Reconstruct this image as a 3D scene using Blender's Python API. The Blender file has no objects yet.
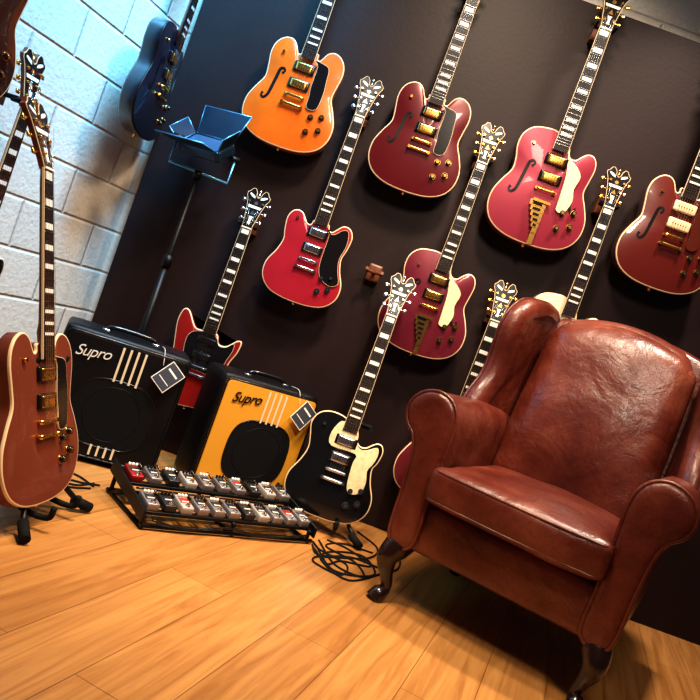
import bpy, bmesh, math, random
from mathutils import Vector, Matrix, noise
random.seed(4)
V=Vector
rad=math.radians
sc=bpy.context.scene
sc.view_settings.view_transform='Standard'
try: sc.view_settings.look='Medium High Contrast'
except Exception as e: print('look',e)

# ---------------------------------------------------------------- materials
def mk(name,col,rough=0.5,metal=0.0,coat=0.0,bump=0.0,bscale=200,var=0.0,vscale=6,spec=0.5):
    m=bpy.data.materials.new(name); m.use_nodes=True
    nt=m.node_tree; b=nt.nodes['Principled BSDF']
    b.inputs['Base Color'].default_value=(*col,1)
    b.inputs['Roughness'].default_value=rough
    b.inputs['Metallic'].default_value=metal
    b.inputs['Coat Weight'].default_value=coat
    b.inputs['Coat Roughness'].default_value=0.04
    b.inputs['Specular IOR Level'].default_value=spec
    tc=nt.nodes.new('ShaderNodeTexCoord')
    n=nt.nodes.new('ShaderNodeTexNoise'); n.inputs['Scale'].default_value=vscale; n.inputs['Detail'].default_value=5
    nt.links.new(tc.outputs['Object'],n.inputs['Vector'])
    if var>0:
        r=nt.nodes.new('ShaderNodeMix'); r.data_type='RGBA'
        r.inputs[6].default_value=(*[c*(1-var) for c in col],1)
        r.inputs[7].default_value=(*[min(1,c*(1+var)) for c in col],1)
        nt.links.new(n.outputs['Fac'],r.inputs[0]); nt.links.new(r.outputs[2],b.inputs['Base Color'])
    if bump>0:
        n2=nt.nodes.new('ShaderNodeTexNoise'); n2.inputs['Scale'].default_value=bscale; n2.inputs['Detail'].default_value=3
        nt.links.new(tc.outputs['Object'],n2.inputs['Vector'])
        bp=nt.nodes.new('ShaderNodeBump'); bp.inputs['Strength'].default_value=bump; bp.inputs['Distance'].default_value=0.004
        nt.links.new(n2.outputs['Fac'],bp.inputs['Height']); nt.links.new(bp.outputs['Normal'],b.inputs['Normal'])
    return m

GOLD=mk('gold_metal',(0.80,0.45,0.12),0.25,1.0)
CHROME=mk('chrome_metal',(0.70,0.70,0.72),0.2,1.0)
BLACKP=mk('black_plastic',(0.008,0.007,0.008),0.22,coat=0.2,spec=.35)
BLACKM=mk('black_metal',(0.008,0.008,0.009),0.4,0.3,spec=.3)
EBONY=mk('ebony_fretboard',(0.014,0.009,0.008),0.45,var=0.3,vscale=60,spec=.3)
CREAM=mk('cream_binding',(0.76,0.58,0.36),0.35)
PEARL=mk('pearl_inlay',(0.85,0.83,0.75),0.25,var=0.12,vscale=50)
PEARLG=mk('pearl_pickguard',(0.76,0.66,0.40),0.25,coat=0.5,var=0.35,vscale=60)
NECKW=mk('mahogany_neck',(0.13,0.028,0.014),0.3,coat=0.5)
WOODH=mk('hanger_wood',(0.14,0.045,0.018),0.4,var=0.3,vscale=30)
RUBBER=mk('foam_rubber',(0.008,0.008,0.008),0.8,spec=.2)
def finish(name,c,metal=0.0,rough=0.3,coat=0.9,var=0.12): return mk(name,c,rough,metal,coat,var=var,vscale=9)

def leather():
    m=bpy.data.materials.new('oxblood_leather'); m.use_nodes=True
    nt=m.node_tree; b=nt.nodes['Principled BSDF']; L=nt.links
    tc=nt.nodes.new('ShaderNodeTexCoord')
    n=nt.nodes.new('ShaderNodeTexNoise'); n.inputs['Scale'].default_value=3.2; n.inputs['Detail'].default_value=9; n.inputs['Roughness'].default_value=0.65
    L.new(tc.outputs['Object'],n.inputs['Vector'])
    cr=nt.nodes.new('ShaderNodeValToRGB')
    cr.color_ramp.elements[0].position=0.30; cr.color_ramp.elements[0].color=(0.040,0.006,0.004,1)
    cr.color_ramp.elements[1].position=0.76; cr.color_ramp.elements[1].color=(0.21,0.060,0.033,1)
    e=cr.color_ramp.elements.new(0.5); e.color=(0.100,0.018,0.010,1)
    L.new(n.outputs['Fac'],cr.inputs[0])
    v2=nt.nodes.new('ShaderNodeTexVoronoi'); v2.feature='DISTANCE_TO_EDGE'; v2.inputs['Scale'].default_value=38
    n4=nt.nodes.new('ShaderNodeTexNoise'); n4.inputs['Scale'].default_value=12; n4.inputs['Detail'].default_value=4
    L.new(tc.outputs['Object'],n4.inputs['Vector'])
    ad=nt.nodes.new('ShaderNodeMix'); ad.data_type='VECTOR'; ad.inputs[0].default_value=0.12
    L.new(tc.outputs['Object'],ad.inputs[4]); L.new(n4.outputs['Color'],ad.inputs[5]); L.new(ad.outputs[1],v2.inputs['Vector'])
    mr=nt.nodes.new('ShaderNodeMapRange'); mr.inputs[1].default_value=0.0; mr.inputs[2].default_value=0.06; mr.inputs[3].default_value=0.70; mr.inputs[4].default_value=1.0
    L.new(v2.outputs['Distance'],mr.inputs[0])
    mm=nt.nodes.new('ShaderNodeMix'); mm.data_type='RGBA'; mm.blend_type='MULTIPLY'; mm.inputs[0].default_value=.7
    L.new(cr.outputs[0],mm.inputs[6]); L.new(mr.outputs[0],mm.inputs[7]); L.new(mm.outputs[2],b.inputs['Base Color'])
    rr=nt.nodes.new('ShaderNodeMapRange'); rr.inputs[3].default_value=0.24; rr.inputs[4].default_value=0.42
    L.new(n.outputs['Fac'],rr.inputs[0]); L.new(rr.outputs[0],b.inputs['Roughness'])
    n3=nt.nodes.new('ShaderNodeTexNoise'); n3.inputs['Scale'].default_value=7; n3.inputs['Detail'].default_value=5; n3.inputs['Distortion'].default_value=.6
    L.new(tc.outputs['Object'],n3.inputs['Vector'])
    b1=nt.nodes.new('ShaderNodeBump'); b1.inputs['Strength'].default_value=0.3; b1.inputs['Distance'].default_value=0.002
    L.new(mr.outputs[0],b1.inputs['Height'])
    b2=nt.nodes.new('ShaderNodeBump'); b2.inputs['Strength'].default_value=0.55; b2.inputs['Distance'].default_value=0.018
    L.new(n3.outputs['Fac'],b2.inputs['Height']); L.new(b1.outputs['Normal'],b2.inputs['Normal'])
    L.new(b2.outputs['Normal'],b.inputs['Normal'])
    return m
LEATHER=leather()
DARKWOOD=mk('dark_mahogany',(0.014,0.005,0.004),0.25,coat=0.4)

def floor_mat():
    m=bpy.data.materials.new('oak_floor'); m.use_nodes=True
    nt=m.node_tree; b=nt.nodes['Principled BSDF']; L=nt.links
    tc=nt.nodes.new('ShaderNodeTexCoord'); mp=nt.nodes.new('ShaderNodeMapping'); mp.inputs['Rotation'].default_value=(0,0,rad(-72))
    L.new(tc.outputs['Object'],mp.inputs['Vector'])
    br=nt.nodes.new('ShaderNodeTexBrick'); br.inputs['Scale'].default_value=1
    br.inputs['Brick Width'].default_value=1.2; br.inputs['Row Height'].default_value=0.17; br.inputs['Mortar Size'].default_value=0.0012
    br.inputs['Color1'].default_value=(0.56,0.275,0.088,1); br.inputs['Color2'].default_value=(0.46,0.215,0.064,1); br.inputs['Mortar'].default_value=(0.22,0.09,0.025,1)
    L.new(mp.outputs[0],br.inputs['Vector'])
    m2=nt.nodes.new('ShaderNodeMapping'); m2.inputs['Scale'].default_value=(1.0,17,1)
    L.new(mp.outputs[0],m2.inputs['Vector'])
    n=nt.nodes.new('ShaderNodeTexNoise'); n.inputs['Scale'].default_value=1.6; n.inputs['Detail'].default_value=10; n.inputs['Distortion'].default_value=1.4; n.inputs['Roughness'].default_value=.6
    L.new(m2.outputs[0],n.inputs['Vector'])
    cr=nt.nodes.new('ShaderNodeValToRGB'); cr.color_ramp.elements[0].position=0.32; cr.color_ramp.elements[0].color=(0.60,0.50,0.41,1)
    cr.color_ramp.elements[1].position=0.62; cr.color_ramp.elements[1].color=(1,1,1,1)
    L.new(n.outputs['Fac'],cr.inputs[0])
    mx=nt.nodes.new('ShaderNodeMix'); mx.data_type='RGBA'; mx.blend_type='MULTIPLY'; mx.inputs[0].default_value=0.9
    L.new(br.outputs['Color'],mx.inputs[6]); L.new(cr.outputs[0],mx.inputs[7]); L.new(mx.outputs[2],b.inputs['Base Color'])
    b.inputs['Roughness'].default_value=0.33
    bp=nt.nodes.new('ShaderNodeBump'); bp.inputs['Strength'].default_value=0.15; bp.inputs['Distance'].default_value=0.002
    L.new(n.outputs['Fac'],bp.inputs['Height']); L.new(bp.outputs[0],b.inputs['Normal'])
    return m

def block_mat():
    m=bpy.data.materials.new('painted_block_wall'); m.use_nodes=True
    nt=m.node_tree; b=nt.nodes['Principled BSDF']; L=nt.links
    tc=nt.nodes.new('ShaderNodeTexCoord'); sp=nt.nodes.new('ShaderNodeSeparateXYZ'); cb=nt.nodes.new('ShaderNodeCombineXYZ')
    L.new(tc.outputs['Object'],sp.inputs[0]); L.new(sp.outputs['X'],cb.inputs['X']); L.new(sp.outputs['Z'],cb.inputs['Y'])
    br=nt.nodes.new('ShaderNodeTexBrick'); br.inputs['Scale'].default_value=1
    br.inputs['Brick Width'].default_value=0.40; br.inputs['Row Height'].default_value=0.18; br.inputs['Mortar Size'].default_value=0.010; br.inputs['Mortar Smooth'].default_value=1.0
    br.inputs['Color1'].default_value=(0.74,0.66,0.56,1); br.inputs['Color2'].default_value=(0.67,0.60,0.51,1); br.inputs['Mortar'].default_value=(0.58,0.52,0.45,1)
    L.new(cb.outputs[0],br.inputs['Vector'])
    n=nt.nodes.new('ShaderNodeTexNoise'); n.inputs['Scale'].default_value=70; n.inputs['Detail'].default_value=6
    L.new(tc.outputs['Object'],n.inputs['Vector'])
    cr=nt.nodes.new('ShaderNodeValToRGB'); cr.color_ramp.elements[0].position=0.3; cr.color_ramp.elements[0].color=(0.75,0.75,0.75,1); cr.color_ramp.elements[1].position=0.55
    L.new(n.outputs['Fac'],cr.inputs[0])
    mx=nt.nodes.new('ShaderNodeMix'); mx.data_type='RGBA'; mx.blend_type='MULTIPLY'; mx.inputs[0].default_value=0.4
    L.new(br.outputs['Color'],mx.inputs[6]); L.new(cr.outputs[0],mx.inputs[7]); L.new(mx.outputs[2],b.inputs['Base Color'])
    b.inputs['Roughness'].default_value=0.5
    b1=nt.nodes.new('ShaderNodeBump'); b1.inputs['Strength'].default_value=0.55; b1.inputs['Distance'].default_value=0.012; b1.invert=True
    L.new(br.outputs['Fac'],b1.inputs['Height'])
    b2=nt.nodes.new('ShaderNodeBump'); b2.inputs['Strength'].default_value=0.5; b2.inputs['Distance'].default_value=0.006
    L.new(n.outputs['Fac'],b2.inputs['Height']); L.new(b1.outputs[0],b2.inputs['Normal']); L.new(b2.outputs[0],b.inputs['Normal'])
    return m

# ---------------------------------------------------------------- mesh builder
def cr_closed(pts,k=5):
    out=[];n=len(pts)
    for i in range(n):
        p0,p1,p2,p3=[V(pts[(i+j-1)%n]) for j in range(4)]
        for t in range(k):
            t/=k
            out.append(0.5*((2*p1)+(-p0+p2)*t+(2*p0-5*p1+4*p2-p3)*t*t+(-p0+3*p1-3*p2+p3)*t**3))
    return out
def cr_open(pts,k=8):
    P=[V(p) for p in pts];P=[2*P[0]-P[1]]+P+[2*P[-1]-P[-2]];out=[]
    for i in range(1,len(P)-2):
        p0,p1,p2,p3=P[i-1:i+3]
        for t in range(k):
            t/=k
            out.append(0.5*((2*p1)+(-p0+p2)*t+(2*p0-5*p1+4*p2-p3)*t*t+(-p0+3*p1-3*p2+p3)*t**3))
    out.append(P[-2]);return out
def inset(o,d):
    n=len(o);A=sum(o[i][0]*o[(i+1)%n][1]-o[(i+1)%n][0]*o[i][1] for i in range(n))
    s=1 if A>0 else -1;r=[]
    for i in range(n):
        t=(o[(i+1)%n]-o[i-1]); 
        if t.length<1e-9: r.append(o[i].copy());continue
        t.normalize(); r.append(o[i]+V((-t.y,t.x))*s*d)
    return r

class MB:
    def __init__(s): s.v=[];s.f=[];s.m=[];s.s=[];s.mats=[]
    def mi(s,m):
        if m not in s.mats: s.mats.append(m)
        return s.mats.index(m)
    def add(s,vs,fs,mat,smooth=False):
        o=len(s.v);k=s.mi(mat);s.v+=[V(x) for x in vs]
        for f in fs: s.f.append([i+o for i in f]);s.m.append(k);s.s.append(smooth)
    def loft(s,rings,mat,cap0='n',cap1='n',smooth=True,closed=True):
        mats=mat if isinstance(mat,list) else [mat]*(len(rings)-1)
        n=len(rings[0]);o=len(s.v)
        for r in rings: s.v+=[V(x) for x in r]
        for j in range(len(rings)-1):
            k=s.mi(mats[j])
            for i in range(n if closed else n-1):
                a=o+j*n+i;b=o+j*n+(i+1)%n
                s.f.append([a,b,b+n,a+n]);s.m.append(k);s.s.append(smooth)
        for c,j,mt in ((cap0,0,mats[0]),(cap1,len(rings)-1,mats[-1])):
            if c=='n': s.f.append([o+j*n+i for i in range(n)]);s.m.append(s.mi(mt));s.s.append(False)
            if c=='f':
                cen=sum((V(x) for x in rings[j]),V((0,0,0)))/n;s.v.append(cen);q=len(s.v)-1
                for i in range(n): s.f.append([o+j*n+i,o+j*n+(i+1)%n,q]);s.m.append(s.mi(mt));s.s.append(smooth)
    def tube(s,pts,r,mat,n=8,closed=False,smooth=True,flat=1.0):
        P=[V(p) for p in pts];N=len(P);R=r if isinstance(r,(list,tuple)) else [r]*N
        rings=[];prev=None
        for i in range(N):
            if closed: t=P[(i+1)%N]-P[i-1]
            else: t=P[min(i+1,N-1)]-P[max(i-1,0)]
            t.normalize()
            if prev is None:
                a=V((0,0,1)) if abs(t.z)<0.9 else V((0,1,0))
                prev=(a-t*a.dot(t)).normalized()
            else: prev=(prev-t*prev.dot(t)).normalized()
            bn=t.cross(prev)
            rings.append([P[i]+(prev*math.cos(2*math.pi*k/n)+bn*math.sin(2*math.pi*k/n)*flat)*R[i] for k in range(n)])
        if closed: rings.append(rings[0]); s.loft(rings,mat,None,None,smooth)
        else: s.loft(rings,mat,'n','n',smooth)
    def cyl(s,a,b,r,mat,n=14,r2=None): s.tube([a,b],[r,r if r2 is None else r2],mat,n)
    def box(s,c,sz,mat,R=None):
        vs=[]
        for x in(-1,1):
            for y in(-1,1):
                for z in(-1,1):
                    p=V((x*sz[0]/2,y*sz[1]/2,z*sz[2]/2))
                    if R: p=R@p
                    vs.append(p+V(c))
        s.add(vs,[(0,1,3,2),(4,6,7,5),(0,4,5,1),(2,3,7,6),(0,2,6,4),(1,5,7,3)],mat)
    def prism(s,o,y0,y1,mat,smooth=False,bev=0.0):
        o=[V(p) for p in o]
        if bev>0:
            q=inset(o,bev)
            rings=[[V((p.x,y1,p.y)) for p in o],[V((p.x,y0+bev,p.y)) for p in o],[V((p.x,y0,p.y)) for p in q]]
        else: rings=[[V((p.x,y1,p.y)) for p in o],[V((p.x,y0,p.y)) for p in o]]
        s.loft(rings,mat,'n','n',smooth)
    def rbox(s,c,h,r,mat,n=14,fn=None,R=None,smooth=True):
        h=V(h);ts=[math.sin((i/n*2-1)*math.pi/2) for i in range(n+1)]
        cache={};vs=[];fs=[]
        def g(p):
            k=tuple(round(x,5) for x in p)
            if k in cache: return cache[k]
            q=V((p[0]*h.x,p[1]*h.y,p[2]*h.z))
            co=V([max(-(h[i]-r),min(h[i]-r,q[i])) for i in range(3)])
            d=q-co
            if d.length>1e-9: q=co+d.normalized()*r
            if fn: q=fn(q,V(p))
            if R: q=R@q
            vs.append(q+V(c));cache[k]=len(vs)-1;return cache[k]
        for ax in range(3):
            for sg in(-1,1):
                a,b=[(1,2),(0,2),(0,1)][ax]
                for i in range(n):
                    for j in range(n):
                        q=[]
                        for (u,w) in((i,j),(i+1,j),(i+1,j+1),(i,j+1)):
                            p=[0,0,0];p[ax]=sg;p[a]=ts[u];p[b]=ts[w];q.append(g(p))
                        fs.append(q)
        s.add(vs,fs,mat,smooth)
    def finish(s,name,M=None,parent=None):
        me=bpy.data.meshes.new(name);me.from_pydata([tuple(x) for x in s.v],[],s.f)
        for m in s.mats: me.materials.append(m)
        me.polygons.foreach_set('material_index',s.m);me.polygons.foreach_set('use_smooth',s.s)
        bm=bmesh.new();bm.from_mesh(me);bmesh.ops.recalc_face_normals(bm,faces=bm.faces);bm.to_mesh(me);bm.free()
        ob=bpy.data.objects.new(name,me);sc.collection.objects.link(ob)
        if parent: ob.parent=parent
        if M is not None: ob.matrix_local=M
        return ob

def empty(name,M):
    e=bpy.data.objects.new(name,None);e.empty_display_size=0.1;sc.collection.objects.link(e);e.matrix_world=M;return e
def TR(x,y,z,yaw=0,lean=0,s=1,roll=0):
    return Matrix.Translation((x,y,z))@Matrix.Rotation(rad(yaw),4,'Z')@Matrix.Rotation(rad(-lean),4,'X')@Matrix.Rotation(rad(roll),4,'Y')@Matrix.Scale(s,4)

# ---------------------------------------------------------------- room
b=MB();b.box((0.5,1.2,-0.05),(5.6,5.2,0.1),floor_mat());b.finish('floor')
BLK=block_mat()
PANEL=mk('dark_panel_paint',(0.018,0.0088,0.0092),0.5,var=0.12,vscale=2,bump=0.1,bscale=60,spec=.25)
b=MB();b.box((1.16,3.15,1.18),(4.46,0.06,2.36),PANEL);b.finish('display_panel')
b=MB();b.box((0,0,0),(4.6,0.1,3.4),BLK);b.finish('wall_back',Matrix.Translation((1.17,3.24,1.70)))
L=3.2;dx,dy=-math.cos(rad(72)),-math.sin(rad(72))
cx,cy=-1.105+dx*L/2-0.048,3.25+dy*L/2+0.015
b=MB();b.box((0,0,0),(L,0.1,3.4),BLK);b.finish('wall_left',Matrix.Translation((cx,cy,1.70))@Matrix.Rotation(rad(72),4,'Z'))

# ---------------------------------------------------------------- guitars
def mir(R): return R+[(-x,z) for x,z in reversed(R) if abs(x)>1e-6]
low=[(.143,.012),(.166,-.035),(.187,-.09),(.184,-.15),(.152,-.20),(.09,-.229),(0,-.237)]
OUT={}
OUT['dc']=mir([(.030,.165),(.035,.146),(.045,.142),(.054,.156),(.066,.177),(.086,.190),(.110,.188),(.133,.172),(.149,.144),(.153,.106),(.146,.058)]+low)
OUT['ss']=[(.028,.172),(.035,.142),(.050,.121),(.070,.121),(.086,.138),(.104,.154),(.125,.157),(.144,.142),(.153,.108),(.147,.058)]+low+[(-x,z) for x,z in reversed(low[:-1])]+[(-.146,.058),(-.156,.100),(-.150,.150),(-.118,.186),(-.068,.199),(-.028,.198)]
low2=[(.130,.02),(.142,-.03),(.168,-.09),(.163,-.15),(.122,-.195),(.06,-.212),(0,-.215)]
OUT['sdc']=mir([(.03,.140),(.040,.118),(.055,.116),(.070,.133),(.088,.152),(.111,.156),(.132,.143),(.144,.112),(.139,.062)]+low2)
OUT['ssc']=[(.03,.140),(.038,.108),(.056,.090),(.078,.092),(.096,.108),(.116,.122),(.137,.118),(.148,.090),(.141,.048)]+low2+[(-x,z) for x,z in reversed(low2[:-1])]+[(-.140,.07),(-.151,.115),(-.134,.158),(-.090,.179),(-.03,.174)]
OUT['off']=[(.03,.13),(.05,.094),(.085,.095),(.122,.132),(.144,.130),(.140,.08),(.120,.02),(.13,-.03),(.168,-.09),(.172,-.15),(.13,-.195),(.05,-.205),(-.04,-.215),(-.12,-.21),(-.162,-.17),(-.158,-.11),(-.132,-.05),(-.127,.0),(-.138,.06),(-.150,.13),(-.140,.185),(-.112,.185),(-.070,.130),(-.04,.125)]
NUT=.60

def guitar(M,kind,col,hw=GOLD,hollow=True,guard=None,guardmat=BLACKP,fh=0,tail='stop',pick='hb',hang=None,hangroll=False,head=BLACKP,bind=CREAM,knobs=4,neck=NECKW):
    g=MB();o=cr_closed(OUT[kind],4)
    T=.064 if hollow else .045; arch=.014 if hollow else .005
    def ring(ins,y): return [V((p.x,y,p.y)) for p in inset(o,ins)]
    base=inset(o,.005)
    rings=[ring(.02,T),ring(.006,T-.002),ring(.0,T-.01),ring(0,.0065),ring(0,.002),ring(.001,0.0),ring(.0045,-.0005)]
    mats=[col,col,col,bind,bind,bind]
    for k in(.94,.86,.72,.5,.25):
        y=-arch*(1-k**2.2)-.0005
        rings.append([V((p.x*k,y,p.y*k)) for p in base]);mats.append(col)
    g.loft(rings,mats,'n','f')
    def surf(x,z):
        r=math.hypot(x,z)
        if r<1e-5: return -arch
        best=10
        for i in range(len(o)):
            a=o[i];c=o[(i+1)%len(o)]
            d1=c-a;den=x*d1.y-z*d1.x
            if abs(den)<1e-12: continue
            t=(a.x*d1.y-a.y*d1.x)/den;u=(a.x*z-a.y*x)/den
            if t>0 and -1e-6<=u<=1.000001: best=min(best,t)
        k=min(1,1/best) if best>0 else 1
        return -arch*(1-k**2.2)-.0005
    top=-arch
    sides={0:[],1:[-1],2:[-1,1]}[fh]
    for sx in sides:
        c=[(.078,.052),(.070,.062),(.077,.072),(.090,.066),(.094,.040),(.099,.0),(.106,-.045),(.120,-.062),(.131,-.052),(.127,-.042)]
        p=[(x*sx*1.0-sx*.0,z-.01) for x,z in c]
        P=cr_open([V((x,surf(x,z)-.0008,z)) for x,z in p],4);n=len(P)
        rr=[.0026+.0036*math.sin(math.pi*i/(n-1)) for i in range(n)];rr[0]=rr[1]=.0055;rr[-1]=rr[-2]=.0055
        L_=[];R_=[]
        for i in range(n):
            t=P[min(i+1,n-1)]-P[max(0,i-1)];nn=V((-t.z,0,t.x)).normalized()
            L_.append(P[i]+nn*rr[i]);R_.append(P[i]-nn*rr[i])
        g.loft([L_,R_],BLACKM,None,None,False,closed=False)
    if guard:
        G=cr_closed(guard,3);g.prism(G,top-.0065,top-.0040 if hollow else top-.001,guardmat,bev=.001)
        if guardmat in (BLACKP,): 
            g.prism(inset(G,-.0014),top-.0055,top-.0045 if hollow else top-.001,CREAM)
    # neck
    zb=.125;fy=top-.010
    def hwid(z): return .0215+(.0285-.0215)*(NUT-z)/(NUT-zb)
    rings=[]
    for z,th in((zb+.02,.020),(.19,.026),(.215,.020),(.30,.018),(NUT-.03,.017),(NUT,.015)):
        w=hwid(z)-.0005
        rings.append([V((w*math.cos(a),fy+.004+max(0,math.sin(a))*th,z)) for a in [math.pi*i/8 for i in range(9)]])
    g.loft(rings,neck,'n','n')
    g.add([(-hwid(zb),fy,zb),(hwid(zb),fy,zb),(hwid(NUT),fy,NUT),(-hwid(NUT),fy,NUT),(-hwid(zb),fy+.006,zb),(hwid(zb),fy+.006,zb),(hwid(NUT),fy+.006,NUT),(-hwid(NUT),fy+.006,NUT)],
          [(0,1,2,3),(4,5,6,7),(0,1,5,4),(2,3,7,6)],EBONY)
    for sx in(-1,1):
        g.add([(sx*hwid(zb),fy-.0003,zb),(sx*(hwid(zb)+.0013),fy,zb),(sx*(hwid(NUT)+.0013),fy,NUT),(sx*hwid(NUT),fy-.0003,NUT),(sx*(hwid(zb)+.0013),fy+.006,zb),(sx*(hwid(NUT)+.0013),fy+.006,NUT)],[(0,1,2,3),(1,4,5,2)],bind)
    SL=.628
    fz=lambda n:NUT-SL*(1-2**(-n/12))
    for n in range(1,23):
        z=fz(n)
        if z>zb: g.box((0,fy-.0006,z),(hwid(z)*2,.0014,.0016),CHROME)
    for n in(1,3,5,7,9,12,15,17,19):
        z=(fz(n)+fz(n-1))/2;h=(fz(n-1)-fz(n))*.56
        if z-h>zb: g.box((0,fy-.0002,z),(hwid(z)*1.5,.001,h),PEARL)
    g.box((0,fy-.001,NUT),(.043,.006,.005),PEARL)
    zbr=-.03
    for i in range(6):
        k=i/5-.5
        g.tube([(k*.052,top-.017,zbr),(k*.036,fy-.003,NUT),(k*.050*(1 if abs(k)>.4 else 1),fy+.0,NUT+.05+.03*(2-min(i,5-i)))],.00045,CHROME,4)
    # headstock
    nv=len(g.v)
    H=[(.0215,-.004),(.023,.02),(.028,.05),(.034,.09),(.042,.122),(.050,.138),(.051,.150),(.042,.158),(.034,.172),(.022,.174),(.012,.160),(.008,.142),(0,.137)]
    H=mir(H);H=[V((x,z+NUT)) for x,z in H]
    g.prism(H,fy+.001,fy+.015,neck);g.prism(H,fy-.0005,fy+.002,bind);g.prism(inset(H,.0020),fy-.0015,fy,head)
    g.cyl((0,fy+.006,NUT+.134),(0,fy+.006,NUT+.162),.006,hw,10,r2=.0035);g.rbox((0,fy+.006,NUT+.166),(.006,.005,.006),.005,hw,4)
    g.cyl((0,fy-.002,NUT+.112),(0,fy+.0,NUT+.112),.008,hw,14)
    def pz(L_,mt=PEARL): g.prism([V((x,z+NUT)) for x,z in L_],fy-.0022,fy-.001,mt)
    pz([(-.007,.018),(.007,.018),(.004,.034),(.009,.052),(-.009,.052),(-.004,.034)])
    pz([(-.026,.088),(.026,.088),(.030,.099),(-.030,.099)])
    pz([(-.010,.060),(.010,.060),(0,.080)],hw)
    for sx in(-1,1): pz([(sx*.012,.130),(sx*.028,.136),(sx*.040,.145),(sx*.036,.150),(sx*.024,.146),(sx*.014,.140)])
    for sx in(-1,1):
        for i,z in enumerate((.035,.075,.115)):
            x0=(.018,.022,.029)[i];xe=(.027,.034,.042)[i]
            g.cyl((sx*x0,fy+.002,NUT+z),(sx*x0,fy-.010,NUT+z),.0045,hw,8)
            g.cyl((sx*(xe-.006),fy+.010,NUT+z),(sx*(xe+.010),fy+.010,NUT+z),.003,hw,6)
            g.rbox((sx*(xe+.015),fy+.010,NUT+z),(.007,.004,.008),.0035,hw,4)
    for v in g.v[nv:]:
        v.y+=(v.z-NUT)*math.tan(rad(12))
    # pickups
    for z in(.088,.020):
        if pick=='hb':
            g.rbox((0,top-.003,z),(.043,.005,.020),.003,BLACKP,4)
            g.rbox((0,top-.007,z),(.033,.005,.0155),.002,hw,4)
            for i in range(6): g.cyl(((i-2.5)*.0105,top-.0115,z+.008),((i-2.5)*.0105,top-.013,z+.008),.002,BLACKM if hw==GOLD else CHROME,6)
        elif pick=='p90':
            g.rbox((0,top-.006,z),(.044,.007,.020),.004,CREAM,4)
            for i in range(6): g.cyl(((i-2.5)*.0105,top-.012,z),((i-2.5)*.0105,top-.014,z),.0025,hw,6)
        else:
            g.rbox((0,top-.006,z),(.040,.007,.015),.004,BLACKP,4)
    g.rbox((0,top-.012,-.03),(.038,.004,.005),.002,hw,4)
    for sx in(-1,1): g.cyl((sx*.036,top+.002,-.03),(sx*.036,top-.014,-.03),.006,hw,8)
    if tail=='stop':
        g.rbox((0,top-.010,-.066),(.044,.005,.0055),.004,hw,5)
        for sx in(-1,1): g.cyl((sx*.041,top+.002,-.066),(sx*.041,top-.017,-.066),.0065,hw,8)
    else:
        for i in range(6):
            g.box((.004*i-.010,top-.010,-.085-.0195*i),(.062-.0085*i,.004,.0205),hw)
            if i<5: g.box((.004*i-.012,top-.0128,-.086-.0195*i),(.036-.006*i,.002,.009),BLACKP)
        g.box((.010,top-.006,-.213),(.020,.004,.05),hw)
        g.box((0,top-.014,-.074),(.066,.010,.010),hw)
    kn=[(.088,-.085),(.130,-.072),(.088,-.145),(.134,-.125)][:knobs]
    if not hollow: kn=[(x*.88,z*.95) for x,z in kn]
    for x,z in kn:
        y=surf(x,z)
        g.cyl((x,y,z),(x,y-.003,z),.0125,hw,16);g.cyl((x,y-.003,z),(x,y-.014,z),.010,BLACKP,16,r2=.009)
        g.cyl((x,y-.014,z),(x,y-.0148,z),.006,hw,12)
    if kind!='off':
        x,z=-.10,.125; y=surf(x,z);g.cyl((x,y,z),(x,y-.01,z),.006,hw,8);
    g.cyl((0,T/2,-.21),(0,T/2,-.247 if kind in('dc','ss') else -.226),.006,hw,8)
    if hang:
        g.box((0,(hang-.02),NUT+.03),(.055,.04,.085),WOODH)
        g.cyl((0,hang-.04,NUT+.02),(0,fy+.045,NUT+.02),.008,BLACKM,8)
        g.cyl((0,fy+.045,NUT+.02),(0,fy+.032,NUT+.012),.008,BLACKM,8)
        for sx in(-1,1):
            g.tube([(0,fy+.04,NUT+.012),(sx*.034,fy+.034,NUT+.008),(sx*.036,fy+.0,NUT+.012),(sx*.036,fy-.014,NUT+.016)],.006,RUBBER,8)
    return g.finish('electric_guitar',M)

gd_dc=[(.032,.130),(.060,.128),(.092,.118),(.100,.07),(.105,.01),(.098,-.05),(.060,-.055),(.056,-.01),(.050,.03),(.050,.11)]
gd_ss=[(.032,.148),(.044,.114),(.080,.092),(.106,.060),(.098,.01),(.108,-.035),(.092,-.085),(.062,-.085),(.058,-.05),(.052,.05),(.034,.12)]
gd_sdc=[(.032,.122),(.048,.104),(.070,.108),(.095,.134),(.120,.134),(.130,.08),(.120,.02),(.130,-.03),(.150,-.08),(.120,-.10),(.078,-.085),(.056,-.05),(.050,-.0),(.048,.10)]
gd_ssc=[(.032,.132),(.040,.096),(.060,.079),(.085,.084),(.120,.106),(.131,.078),(.124,.04),(.112,.01),(.122,-.03),(.118,-.07),(.092,-.09),(.066,-.085),(.055,-.05),(.050,.02),(.048,.055),(-.048,.055),(-.066,.09),(-.054,.138),(-.03,.158)]
gd_off=[(.032,.118),(.055,.086),(.088,.090),(.115,.115),(.118,.08),(.104,.02),(.115,-.04),(.145,-.09),(.145,-.145),(.10,-.16),(.06,-.10),(.055,-.05),(-.055,-.04),(-.075,.0),(-.085,.06),(-.075,.10),(-.035,.12)]

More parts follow.
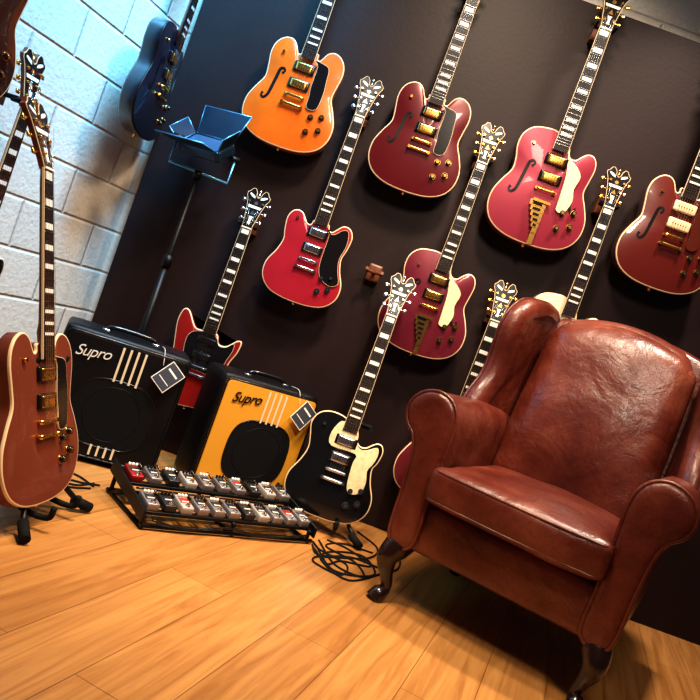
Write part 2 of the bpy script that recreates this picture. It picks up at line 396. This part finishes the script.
F_OR=finish('amber_finish',(0.70,0.130,0.007),var=.35);F_BU=finish('burgundy_finish',(0.105,0.005,0.009),.2)
F_PK=finish('matte_rose_finish',(0.27,0.022,0.046),.25,.4,.25);F_RD=finish('cherry_finish',(0.10,0.010,0.006))
F_CR=finish('crimson_finish',(0.36,0.014,0.030),.1);F_PK2=finish('plum_rose_finish',(0.15,0.012,0.028),.25,.38,.35)
F_WH=finish('cream_finish',(0.80,0.64,0.42));F_RE=finish('fiesta_finish',(0.26,0.010,0.008))
F_BK=finish('black_finish',(0.006,0.006,0.007),rough=.15);F_RU=finish('rust_matte_finish',(0.19,0.040,0.019),.15,.42,.25)
F_NV=finish('navy_finish',(0.008,0.009,0.020));F_BR=finish('brown_burst_finish',(0.03,0.008,0.005))
TORT=mk('wood_pickguard',(0.08,0.015,0.008),0.2,coat=.6)
WY=3.12;HD=.115;GY=WY-HD
guitar(TR(-.555,GY,1.585),'dc',F_OR,guard=gd_dc,fh=1,hang=HD)
guitar(TR(-.016,GY,1.59),'dc',F_BU,guard=gd_dc,fh=1,hang=HD)
guitar(TR(.515,GY,1.575,s=1.07),'ss',F_PK,guard=gd_ss,guardmat=PEARLG,fh=2,tail='stair',hang=HD/1.07)
guitar(TR(1.06,GY,1.575,s=1.04),'dc',F_RD,guard=gd_dc,guardmat=TORT,fh=1,tail='stop',pick='p90',hang=HD/1.04)
guitar(TR(-.283,GY,.99,s=.97),'sdc',F_CR,hw=CHROME,hollow=False,guard=gd_sdc,hang=HD/.97)
guitar(TR(.24,GY,.98,s=.97),'ss',F_PK2,guard=gd_ss,guardmat=PEARLG,fh=2,tail='stair',hang=HD/.97)
guitar(TR(.775,GY,.985,s=.97),'ss',F_WH,guard=gd_ss,guardmat=PEARLG,fh=1,hang=HD/.97)
guitar(TR(-.560,GY,.43,s=.95),'off',F_RE,hw=CHROME,hollow=False,guard=gd_off,pick='sc',hang=HD/.95)
guitar(TR(.508,GY,.42,s=.95),'dc',F_PK2,guard=gd_ss,guardmat=PEARLG,fh=1,hang=HD/.95)
# standing black guitar
guitar(TR(.105,2.78,.268,0,8,1.0),'ssc',F_BK,hw=CHROME,hollow=False,guard=gd_ssc,guardmat=PEARLG)
# standing rust guitar, left
guitar(TR(-.705,1.93,.30,85,20,1.05),'dc',F_RU,hollow=False,guard=gd_dc,guardmat=BLACKP)
# left wall guitars
guitar(TR(-1.215,2.32,.47,76,0,1.0),'ssc',F_BK,hollow=False,hang=.14)
guitar(TR(-1.045,2.90,1.42,90,0,1.0),'ss',F_NV,guard=None,fh=1,hang=.15,bind=BLACKM)
guitar(TR(-1.245,1.99,1.235,74,0,1.0),'dc',F_BR,fh=1,hang=.20)

# spare hanger
b=MB();b.rbox((0,-.02,0),(.028,.02,.036),.004,WOODH,4);b.cyl((0,-.04,0),(0,-.07,0),.008,BLACKM,8)
for sx in(-1,1): b.tube([(0,-.068,0),(sx*.03,-.07,0),(sx*.032,-.10,.006)],.007,WOODH,8)
b.finish('guitar_hanger',TR(-.016,3.12,1.01))

# ---------------------------------------------------------------- floor stands
def stand(M,h=.42):
    b=MB()
    b.tube(cr_open([(0,.10,.16),(0,.125,.3),(0,.16,h+.06)],4),.009,BLACKM,8)
    b.cyl((0,.09,.13),(0,.115,.24),.016,BLACKM,10)
    for sx in(-1,1):
        b.tube(cr_open([(0,.10,.17),(sx*.07,.05,.11),(sx*.165,-.03,.012)],5),.008,BLACKM,8)
        b.cyl((sx*.135,-.006,.036),(sx*.18,-.045,.012+.003),.0145,RUBBER,10)
        b.tube(cr_open([(0,.10,.15),(sx*.05,.075,.075),(sx*.07,.04,.042),(sx*.07,-.035,.042),(sx*.07,-.045,.075)],5),.0085,RUBBER,8)
    b.tube(cr_open([(0,.10,.17),(0,.18,.09),(0,.25,.012)],5),.008,BLACKM,8);b.cyl((0,.235,.026),(0,.26,.013),.012,RUBBER,10)
    b.tube([(-.08,.12,h),(-.075,.15,h),(.075,.15,h),(.08,.12,h)],.010,RUBBER,8)
    b.cyl((0,.15,h),(0,.16,h+.02),.012,BLACKM,8)
    return b.finish('guitar_stand',M)
stand(TR(.105,2.76,0))
stand(TR(-.62,1.97,0,85))

# ---------------------------------------------------------------- amplifiers
TOLEX=mk('black_tolex',(0.005,0.005,0.0065),0.42,bump=.2,bscale=500,spec=.25)
YEL=mk('yellow_tolex',(0.70,0.33,0.030),0.5,bump=.3,bscale=400)
GRILL=mk('grille_cloth',(0.005,0.005,0.006),0.85,bump=.4,bscale=900,spec=.2)
WHT=mk('white_trim',(0.75,0.70,0.62),0.5)
CRT=mk('cream_stripe',(0.72,0.60,0.42),0.5)
TAGM=mk('tag_card',(0.03,0.035,0.05),0.5)
def amp(M,W,H,D,front):
    E=empty('guitar_amplifier',M)
    b=MB()
    b.rbox((W/2,D/2+.012,H/2+.012),(W/2,D/2-.006,H/2-.006),.022,TOLEX,10)
    def rr(x0,z0,x1,z1,r,n=6):
        P=[]
        for cx,cz,a0 in((x1-r,z1-r,0),(x0+r,z1-r,90),(x0+r,z0+r,180),(x1-r,z0+r,270)):
            for i in range(n+1):
                a=rad(a0+90*i/n);P.append(V((cx+r*math.cos(a),cz+r*math.sin(a))))
        return P
    b.prism(rr(.014,.026,W-.014,H-.012,.02),.004,.03,front,bev=.004)
    b.tube([V((p.x,.006,p.y)) for p in rr(.012,.024,W-.012,H-.010,.02)],.0035,BLACKP,6,closed=True)
    cx,cz=W*.53,H*.42;a,c=W*.31,H*.27;op=[]
    for i in range(48):
        t=2*math.pi*i/48;ct,st=math.cos(t),math.sin(t)
        op.append(V((cx+a*math.copysign(abs(ct)**.62,ct),cz+c*math.copysign(abs(st)**.72,st))))
    b.prism(op,.0020,.0045,GRILL)
    b.tube([V((p.x,.003,p.y)) for p in op],.003,BLACKP,6,closed=True)
    b.tube([V((cx+c*.8*math.cos(t/32*2*math.pi),.0025,cz+c*.8*math.sin(t/32*2*math.pi))) for t in range(32)],.0015,BLACKM,5,closed=True)
    for i in range(4):
        x=W*.46+i*W*.058
        k=abs((x-cx)/a);zt=cz+c*(1-k**3.2)**.45
        b.box((x,.0015,(zt-.005+H-.022)/2),(W*.017,.005,(H-.022)-(zt-.005)),CRT)
        zl=cz-c*(1-k**3.2)**.45
        b.box((x,.0015,(zl+.005+.036)/2),(W*.017,.005,max(.01,(zl+.005)-.036)),CRT)
    b.tube(cr_open([(W*.3,D*.5,H+.006),(W*.36,D*.5,H+.022),(W*.64,D*.5,H+.022),(W*.7,D*.5,H+.006)],5),.009,BLACKP,8)
    for x in(.3,.7): b.rbox((W*x,D*.5,H+.006),(.014,.012,.005),.003,CHROME,3)
    for x in(.05,W-.05):
        for y in(.05,D-.04): b.cyl((x,y,0),(x,y,.024),.014,RUBBER,10)
    b.finish('cabinet',Matrix.Identity(4),E)
    cu=bpy.data.curves.new('logo_script','FONT');cu.body='Supro';cu.size=H*.120;cu.shear=.35;cu.extrude=.002;cu.offset=-.0003;cu.space_character=.90
    t=bpy.data.objects.new('logo_script',cu);sc.collection.objects.link(t);t.data.materials.append(WHT if front!=YEL else BLACKP)
    t.parent=E;t.matrix_local=Matrix.Translation((W*.12,.0015,H*.80))@Matrix.Rotation(rad(90),4,'X')@Matrix.Rotation(rad(6),4,'Z')
    g=MB();R=Matrix.Rotation(rad(-14),3,'X')@Matrix.Rotation(rad(38),3,'Y')
    C=V((W*.84,-.016,H*.84))
    g.box(C,(.070,.0015,.098),WHT,R);g.box(C+R@V((0,-.0012,0)),(.064,.001,.092),TAGM,R)
    g.box(C+R@V((0,-.002,.02)),(.045,.001,.007),WHT,R);g.box(C+R@V((0,-.002,-.02)),(.05,.001,.003),WHT,R)
    g.tube(cr_open([(W*.78,-.004,H*.91),(W*.76,.02,H+.01),(W*.75,D*.4,H+.012)],5),.0012,WHT,5)
    g.finish('hang_tag',Matrix.Identity(4),E)
amp(TR(-.935,2.50,0,20),.45,.455,.23,TOLEX)
amp(TR(-.390,2.69,0,32),.42,.455,.21,YEL)

# ---------------------------------------------------------------- pedalboard
E=empty('pedalboard',TR(-.41,2.16,0,40.5))
b=MB();BW=.67
for y,z in((.028,.045),(.086,.053),(.178,.076),(.236,.084)):
    b.rbox((BW/2,y,z),(BW/2,.014,.006),.003,BLACKM,4,R=None)
for x in(.010,BW/2,BW-.010):
    for (A,B) in (((x,.0,.037),(x,.275,.080)),((x,.012,.04),(x,.012,.0)),((x,.262,.08),(x,.262,.0)),((x,.0,.006),(x,.275,.006)),((x,.14,.060),(x,.262,.006))):
        b.tube([A,B],.007,BLACKM,6)
for x in(.0,BW):
    b.add([(x-.004,-.010,.025),(x+.004,-.010,.025),(x+.004,.285,.070),(x-.004,.285,.070),(x-.004,-.010,.061),(x+.004,-.010,.061),(x+.004,.285,.114),(x-.004,.285,.114)],[(0,1,2,3),(4,5,6,7),(0,1,5,4),(2,3,7,6),(0,3,7,4),(1,2,6,5)],BLACKM)
b.cyl((0,-.004,.012),(BW,-.004,.012),.007,BLACKM,8);b.cyl((0,.27,.012),(BW,.27,.012),.007,BLACKM,8)
b.finish('frame',Matrix.Identity(4),E)
PS=mk('pedal_silver',(0.30,0.27,0.27),0.35,.5);PR=mk('pedal_red',(0.30,0.012,0.010),0.35);PB=mk('pedal_dark',(0.015,0.015,0.017),.4);PW=mk('pedal_white',(0.42,0.37,0.34),.4)
b=MB();R=Matrix.Rotation(rad(9),3,'X')
for row,(y,z,n) in enumerate(((.055,.068,11),(.205,.098,10))):
    for i in range(n):
        x=.036+i*(BW-.072)/(n-1)
        m=[PS,PW,PS,PB,PS,PS,PW,PS,PB,PS][(i*3+row*2)%10]
        if row==1 and i==0: m=PR
        c=V((x,y,z));b.rbox(c,(.021,.039,.013),.004,m,5,R=R)
        b.box(c+R@V((0,.004,.0135)),(.034,.028,.0012),PR if (i+row*3)%7==2 else PB,R)
        b.box(c+R@V((0,-.004,.0142)),(.024,.006,.0012),WHT,R)
        for kx in(-.012,.0,.012): 
            b.cyl(c+R@V((kx,.025,.012)),c+R@V((kx,.025,.023)),.0045,BLACKP if i%2 else WHT,10)
        b.cyl(c+R@V((0,-.026,.012)),c+R@V((0,-.026,.022)),.006,CHROME,10)
        b.cyl(c+R@V((0,-.026,.012)),c+R@V((0,-.026,.0145)),.009,CHROME,10)
        if i<n-1: b.tube(cr_open([c+R@V((.020,.03,.004)),c+R@V((.030,.050,.014)),c+R@V((.040,.03,.004))],4),.003,BLACKP,6)
        b.tube(cr_open([c+R@V((.0,.038,.0)),c+R@V((.004,.062,-.01)),c+R@V((.012,.060,-.05))],4),.003,BLACKP,6)
b.tube(cr_open([V((.02,.125,.08)),V((.2,.135,.075)),V((.4,.122,.081)),V((.64,.13,.075))],6),.0035,BLACKP,6)
b.tube(cr_open([V((.03,-.012,.035)),V((.15,-.016,.018)),V((.3,-.012,.032)),V((.45,-.018,.016)),V((.64,-.012,.034))],6),.0035,BLACKP,6)
b.tube(cr_open([V((.03,.06,.03)),V((.25,.09,.02)),V((.45,.06,.03)),V((.62,.08,.02))],6),.005,BLACKP,6)
b.finish('pedals',Matrix.Identity(4),E)

# ---------------------------------------------------------------- studio light
b=MB();BLU=mk('light_housing',(0.016,0.042,0.080),.30,.5);LENS=mk('light_diffuser',(0.04,0.08,0.15),.15)
b.cyl((0,0,.30),(0,0,1.12),.010,BLACKM,10);b.cyl((0,0,.08),(0,0,.75),.014,BLACKM,10);b.cyl((0,0,.74),(0,0,.79),.019,BLACKM,10)
b.cyl((0,0,.30),(0,0,.35),.022,BLACKM,10)
for a in(20,140,260):
    c,s_=math.cos(rad(a)),math.sin(rad(a))
    b.cyl((.015*c,.015*s_,.33),(.11*c,.11*s_,.008),.008,BLACKM,8);b.cyl((0,0,.10),(.075*c,.075*s_,.13),.005,BLACKM,6)
BM=mk('yoke_metal',(0.14,0.42,0.66),.28,.7)
b.tube([(-.118,0,1.24),(-.118,0,1.135),(.118,0,1.135),(.118,0,1.24)],.006,BM,8)
b.cyl((0,0,1.11),(0,0,1.14),.016,BLACKM,10)
R=Matrix.Rotation(rad(-38),3,'Z')@Matrix.Rotation(rad(-50),3,'X');C=V((0,0,1.235))
b.rbox(C,(.098,.022,.055),.008,BLU,5,R=R)
b.box(C+R@V((0,-.0225,0)),(.17,.002,.09),LENS,R)
for sx in(-1,1): b.cyl((sx*.09,0,1.235),(sx*.135,0,1.235),.012,BLACKM,10)
def door(pts):
    P=[C+R@V(p) for p in pts];n=(P[1]-P[0]).cross(P[2]-P[0]).normalized()*.002
    b.add([p+n for p in P]+[p-n for p in P],[(0,1,2,3),(7,6,5,4),(0,4,5,1),(1,5,6,2),(2,6,7,3),(3,7,4,0)],BLU)
    for i in range(4): b.cyl(P[i],P[(i+1)%4],.0025,BM,6)
door([(-.09,-.024,.055),(.09,-.024,.055),(.115,-.10,.15),(-.115,-.10,.15)])
door([(-.09,-.024,-.055),(.09,-.024,-.055),(.115,-.10,-.15),(-.115,-.10,-.15)])
door([(-.098,-.024,-.05),(-.098,-.024,.05),(-.13,-.08,.055),(-.13,-.08,-.055)])
door([(.098,-.024,-.05),(.098,-.024,.05),(.13,-.08,.055),(.13,-.08,-.055)])
b.finish('studio_light',TR(-.80,2.93,0,15))

# ---------------------------------------------------------------- wingback armchair
CH=empty('wingback_armchair',Matrix.Translation((.785,2.44,0))@Matrix.Rotation(rad(-28),4,'Z'))
I=Matrix.Identity(4)
b=MB()
b.rbox((0,-.005,.265),(.325,.330,.080),.025,LEATHER,10)
b.finish('seat_frame',I,CH)
def seatfn(q,p):
    if q.z>0: q.z+=.034*(1-p.x**2)*(1-p.y**2)
    if p.y<0: q.y-=.018*(1-p.x**2)*(-p.y); q.x*=1+.07*max(0,(-p.y-.80)/.2)
    q.z+=.007*noise.noise(V((q.x*7,q.y*7,3)))
    return q
b=MB();b.rbox((0,-.050,.412),(.268,.345,.060),.034,LEATHER,24,fn=seatfn)
def rrect(hx,hy,r,z,cy=0,n=6,bow=0):
    P=[]
    for cx,cyy,a0 in((hx-r,hy-r,0),(-hx+r,hy-r,90),(-hx+r,-hy+r,180),(hx-r,-hy+r,270)):
        for i in range(n+1):
            a=rad(a0+90*i/n);x=cx+r*math.cos(a);y=cyy+r*math.sin(a)
            P.append(V((x,y+cy,z)))
    return P
def dens(P,m=4):
    o=[]
    for i in range(len(P)):
        a=P[i];c=P[(i+1)%len(P)]
        k=m if (c-a).length>.08 else 1
        for j in range(k): o.append(a.lerp(c,j/k))
    return o
for z in(.458,.368):
    P=dens(rrect(.262,.339,.035,z,-.050),10);Q=[]
    for p in P:
        py=(p.y+.05)/.345;px=p.x/.268
        Q.append(V((p.x*(1+.07*max(0,(-py-.80)/.2)),p.y-(.018*(1-px*px)*(-py) if py<0 else 0),p.z)))
    b.tube(Q,.0050,LEATHER,8,closed=True)
b.finish('seat_cushion',I,CH)
# arms
AR=cr_closed([(.268,.20),(.266,.36),(.264,.50),(.264,.575),(.274,.628),(.302,.666),(.348,.682),(.398,.669),(.432,.632),(.438,.588),(.420,.550),(.392,.523),(.374,.47),(.364,.36),(.350,.20)],5)
for sx in(-1,1):
    b=MB()
    def ar(ins,y,fl=0): return [V((sx*p.x,y,p.y)) for p in inset(AR,ins)]
    b.loft([ar(.032,-.362),ar(.016,-.360),ar(.005,-.353),ar(0,-.340),ar(0,-.2),ar(0,0),ar(0,.2),ar(0,.33),ar(.015,.345)],LEATHER,'n','n')
    b.tube([V((sx*p.x,-.350,p.y)) for p in inset(AR,.002)],.006,LEATHER,8,closed=True)
    b.finish('arm_'+('left' if sx<0 else 'right'),I,CH)
# back
def backfn(q,p):
    zz=p.z
    if q.y<0: q.y-=.07*(1-p.x**2)*(1-p.z**2)**.8
    if zz>0: q.z-=.070*(p.x**2)*zz; q.x*=1-.03*zz
    q.y+=(q.z+.35)*.22
    q.y+=.014*noise.noise(V((q.x*5,q.z*5,7)))
    q.y+=-.03*abs(p.x)**3
    return q
b=MB();b.rbox((0,.235,.765),(.278,.085,.365),.080,LEATHER,26,fn=backfn);b.finish('back_cushion',I,CH)
def bf2(q,p):
    if p.z>0: q.z-=.060*(p.x**2)*p.z
    q.y+=(q.z+.35)*.22
    return q
b=MB();b.rbox((0,.315,.67),(.335,.045,.460),.03,LEATHER,14,fn=bf2);b.finish('back_frame',I,CH)
# wings
WG=cr_closed([(.33,.60),(.12,.60),(.035,.64),(.045,.70),(.085,.77),(.100,.85),(.092,.94),(.105,1.02),(.155,1.080),(.23,1.108),(.33,1.118),(.44,1.11),(.47,1.06),(.42,.85)],5)
for sx in(-1,1):
    b=MB()
    def wx(p,d): 
        fr=max(0,.30-p.x)
        return V((sx*(.325+d+fr*.22-max(0,p.y-.95)*.05),p.x,p.y))
    lv=[(.050,-.040),(.026,-.038),(.010,-.028),(0,-.010),(0,.010),(.010,.030),(.026,.038),(.050,.040)]
    b.loft([[wx(p,d) for p in inset(WG,i)] for i,d in lv],LEATHER,'n','n')
    b.tube([wx(p,.026) for p in inset(WG,.006)],.0055,LEATHER,8,closed=True)
    b.finish('wing_'+('left' if sx<0 else 'right'),I,CH)
# legs
for sx in(-1,1):
    b=MB()
    P=cr_open([(sx*.298,-.300,.215),(sx*.320,-.325,.175),(sx*.330,-.345,.135),(sx*.318,-.335,.085),(sx*.308,-.325,.045),(sx*.318,-.338,.022),(sx*.326,-.348,.0)],5)
    n=len(P);key=[.042,.044,.034,.021,.017,.027,.029];rr_=[]
    for i in range(n):
        t=i/(n-1)*(len(key)-1);k=min(int(t),len(key)-2);rr_.append(key[k]+(key[k+1]-key[k])*(t-k))
    b.tube(P,rr_,DARKWOOD,14);b.finish('front_leg_'+('left' if sx<0 else 'right'),I,CH)
    b=MB();b.tube([(sx*.285,.27,.21),(sx*.285,.28,.12),(sx*.29,.325,.0)],[.034,.028,.022],DARKWOOD,4,smooth=False);b.finish('back_leg_'+('left' if sx<0 else 'right'),I,CH)

# ---------------------------------------------------------------- cables
b=MB()
def cab(pts,r=.0035): b.tube(cr_open([V((x,y,r)) for x,y in pts],8),r,RUBBER,6)
cab([(.11,2.62),(.14,2.56),(.24,2.50),(.22,2.38),(.13,2.41),(.13,2.47),(.18,2.52),(.32,2.66),(.36,2.82),(.28,2.95)])
cab([(.13,2.66),(.20,2.46),(.30,2.44),(.27,2.56),(.16,2.62),(.22,2.72),(.34,2.74)])
cab([(.11,2.58),(.14,2.50),(.26,2.60),(.40,2.60),(.45,2.75),(.42,2.95)])
cab([(.12,2.60),(.20,2.40),(.34,2.50),(.30,2.66),(.18,2.58),(.15,2.46),(.25,2.36),(.38,2.56)])
cab([(.12,2.55),(.17,2.44),(.22,2.52),(.33,2.58),(.24,2.68),(.16,2.70)])
b.finish('audio_cable')
b=MB()
cab([(-.62,2.40),(-.68,2.36),(-.80,2.34),(-.90,2.38),(-.98,2.50),(-1.0,2.7)])
cab([(-.63,2.37),(-.72,2.42),(-.86,2.40),(-.80,2.30),(-.68,2.32),(-.64,2.40)])
cab([(-.63,2.34),(-.70,2.28),(-.84,2.33),(-.92,2.30),(-1.02,2.42)])
b.finish('audio_cable')

# ---------------------------------------------------------------- lights
def area(name,loc,tgt,size,e,col,spread=180):
    l=bpy.data.lights.new(name,'AREA');l.size=size;l.energy=e;l.color=col;l.spread=rad(spread)
    o=bpy.data.objects.new(name,l);sc.collection.objects.link(o);o.location=loc
    o.rotation_euler=(V(tgt)-V(loc)).to_track_quat('-Z','Y').to_euler();return o
area('front_fill',(.10,1.85,2.95),(.15,2.95,.95),.26,21,(1,.80,.60),95)
area('front_fill',(1.05,2.40,2.95),(.86,2.55,.5),.18,24,(1,.82,.66),100)
area('front_fill',(-.45,1.40,2.95),(-.30,2.1,.0),.35,15,(1,.78,.54),75)
area('front_fill',(.5,.3,2.7),(.40,2.7,.8),.5,8,(1,.82,.64),70)  # weak warm fill light added from the front, not a ceiling fixture
area('blue_wall_light',(-.62,2.2,3.1),(-1.30,2.75,2.0),.5,52,(.15,.56,1),85)  # unseen blue area light placed to tint the upper left wall, no window there
w=bpy.data.worlds.new('world');sc.world=w;w.use_nodes=True
w.node_tree.nodes['Background'].inputs[0].default_value=(.85,.8,.95,1);w.node_tree.nodes['Background'].inputs[1].default_value=.045

# ---------------------------------------------------------------- camera
cam=bpy.data.cameras.new('camera');co=bpy.data.objects.new('camera',cam);sc.collection.objects.link(co)
cam.sensor_width=36;cam.lens=740/700*36;cam.clip_start=.02
p=math.atan(30/740);F=V((0,math.cos(p),-math.sin(p)));Rr=V((1,0,0));U=V((0,math.sin(p),math.cos(p)))
a=rad(20);r=Rr*math.cos(a)+U*math.sin(a);u=-Rr*math.sin(a)+U*math.cos(a)
M=Matrix((r,u,-F)).transposed().to_4x4();M.translation=V((0,0,.8));co.matrix_world=M
sc.camera=co
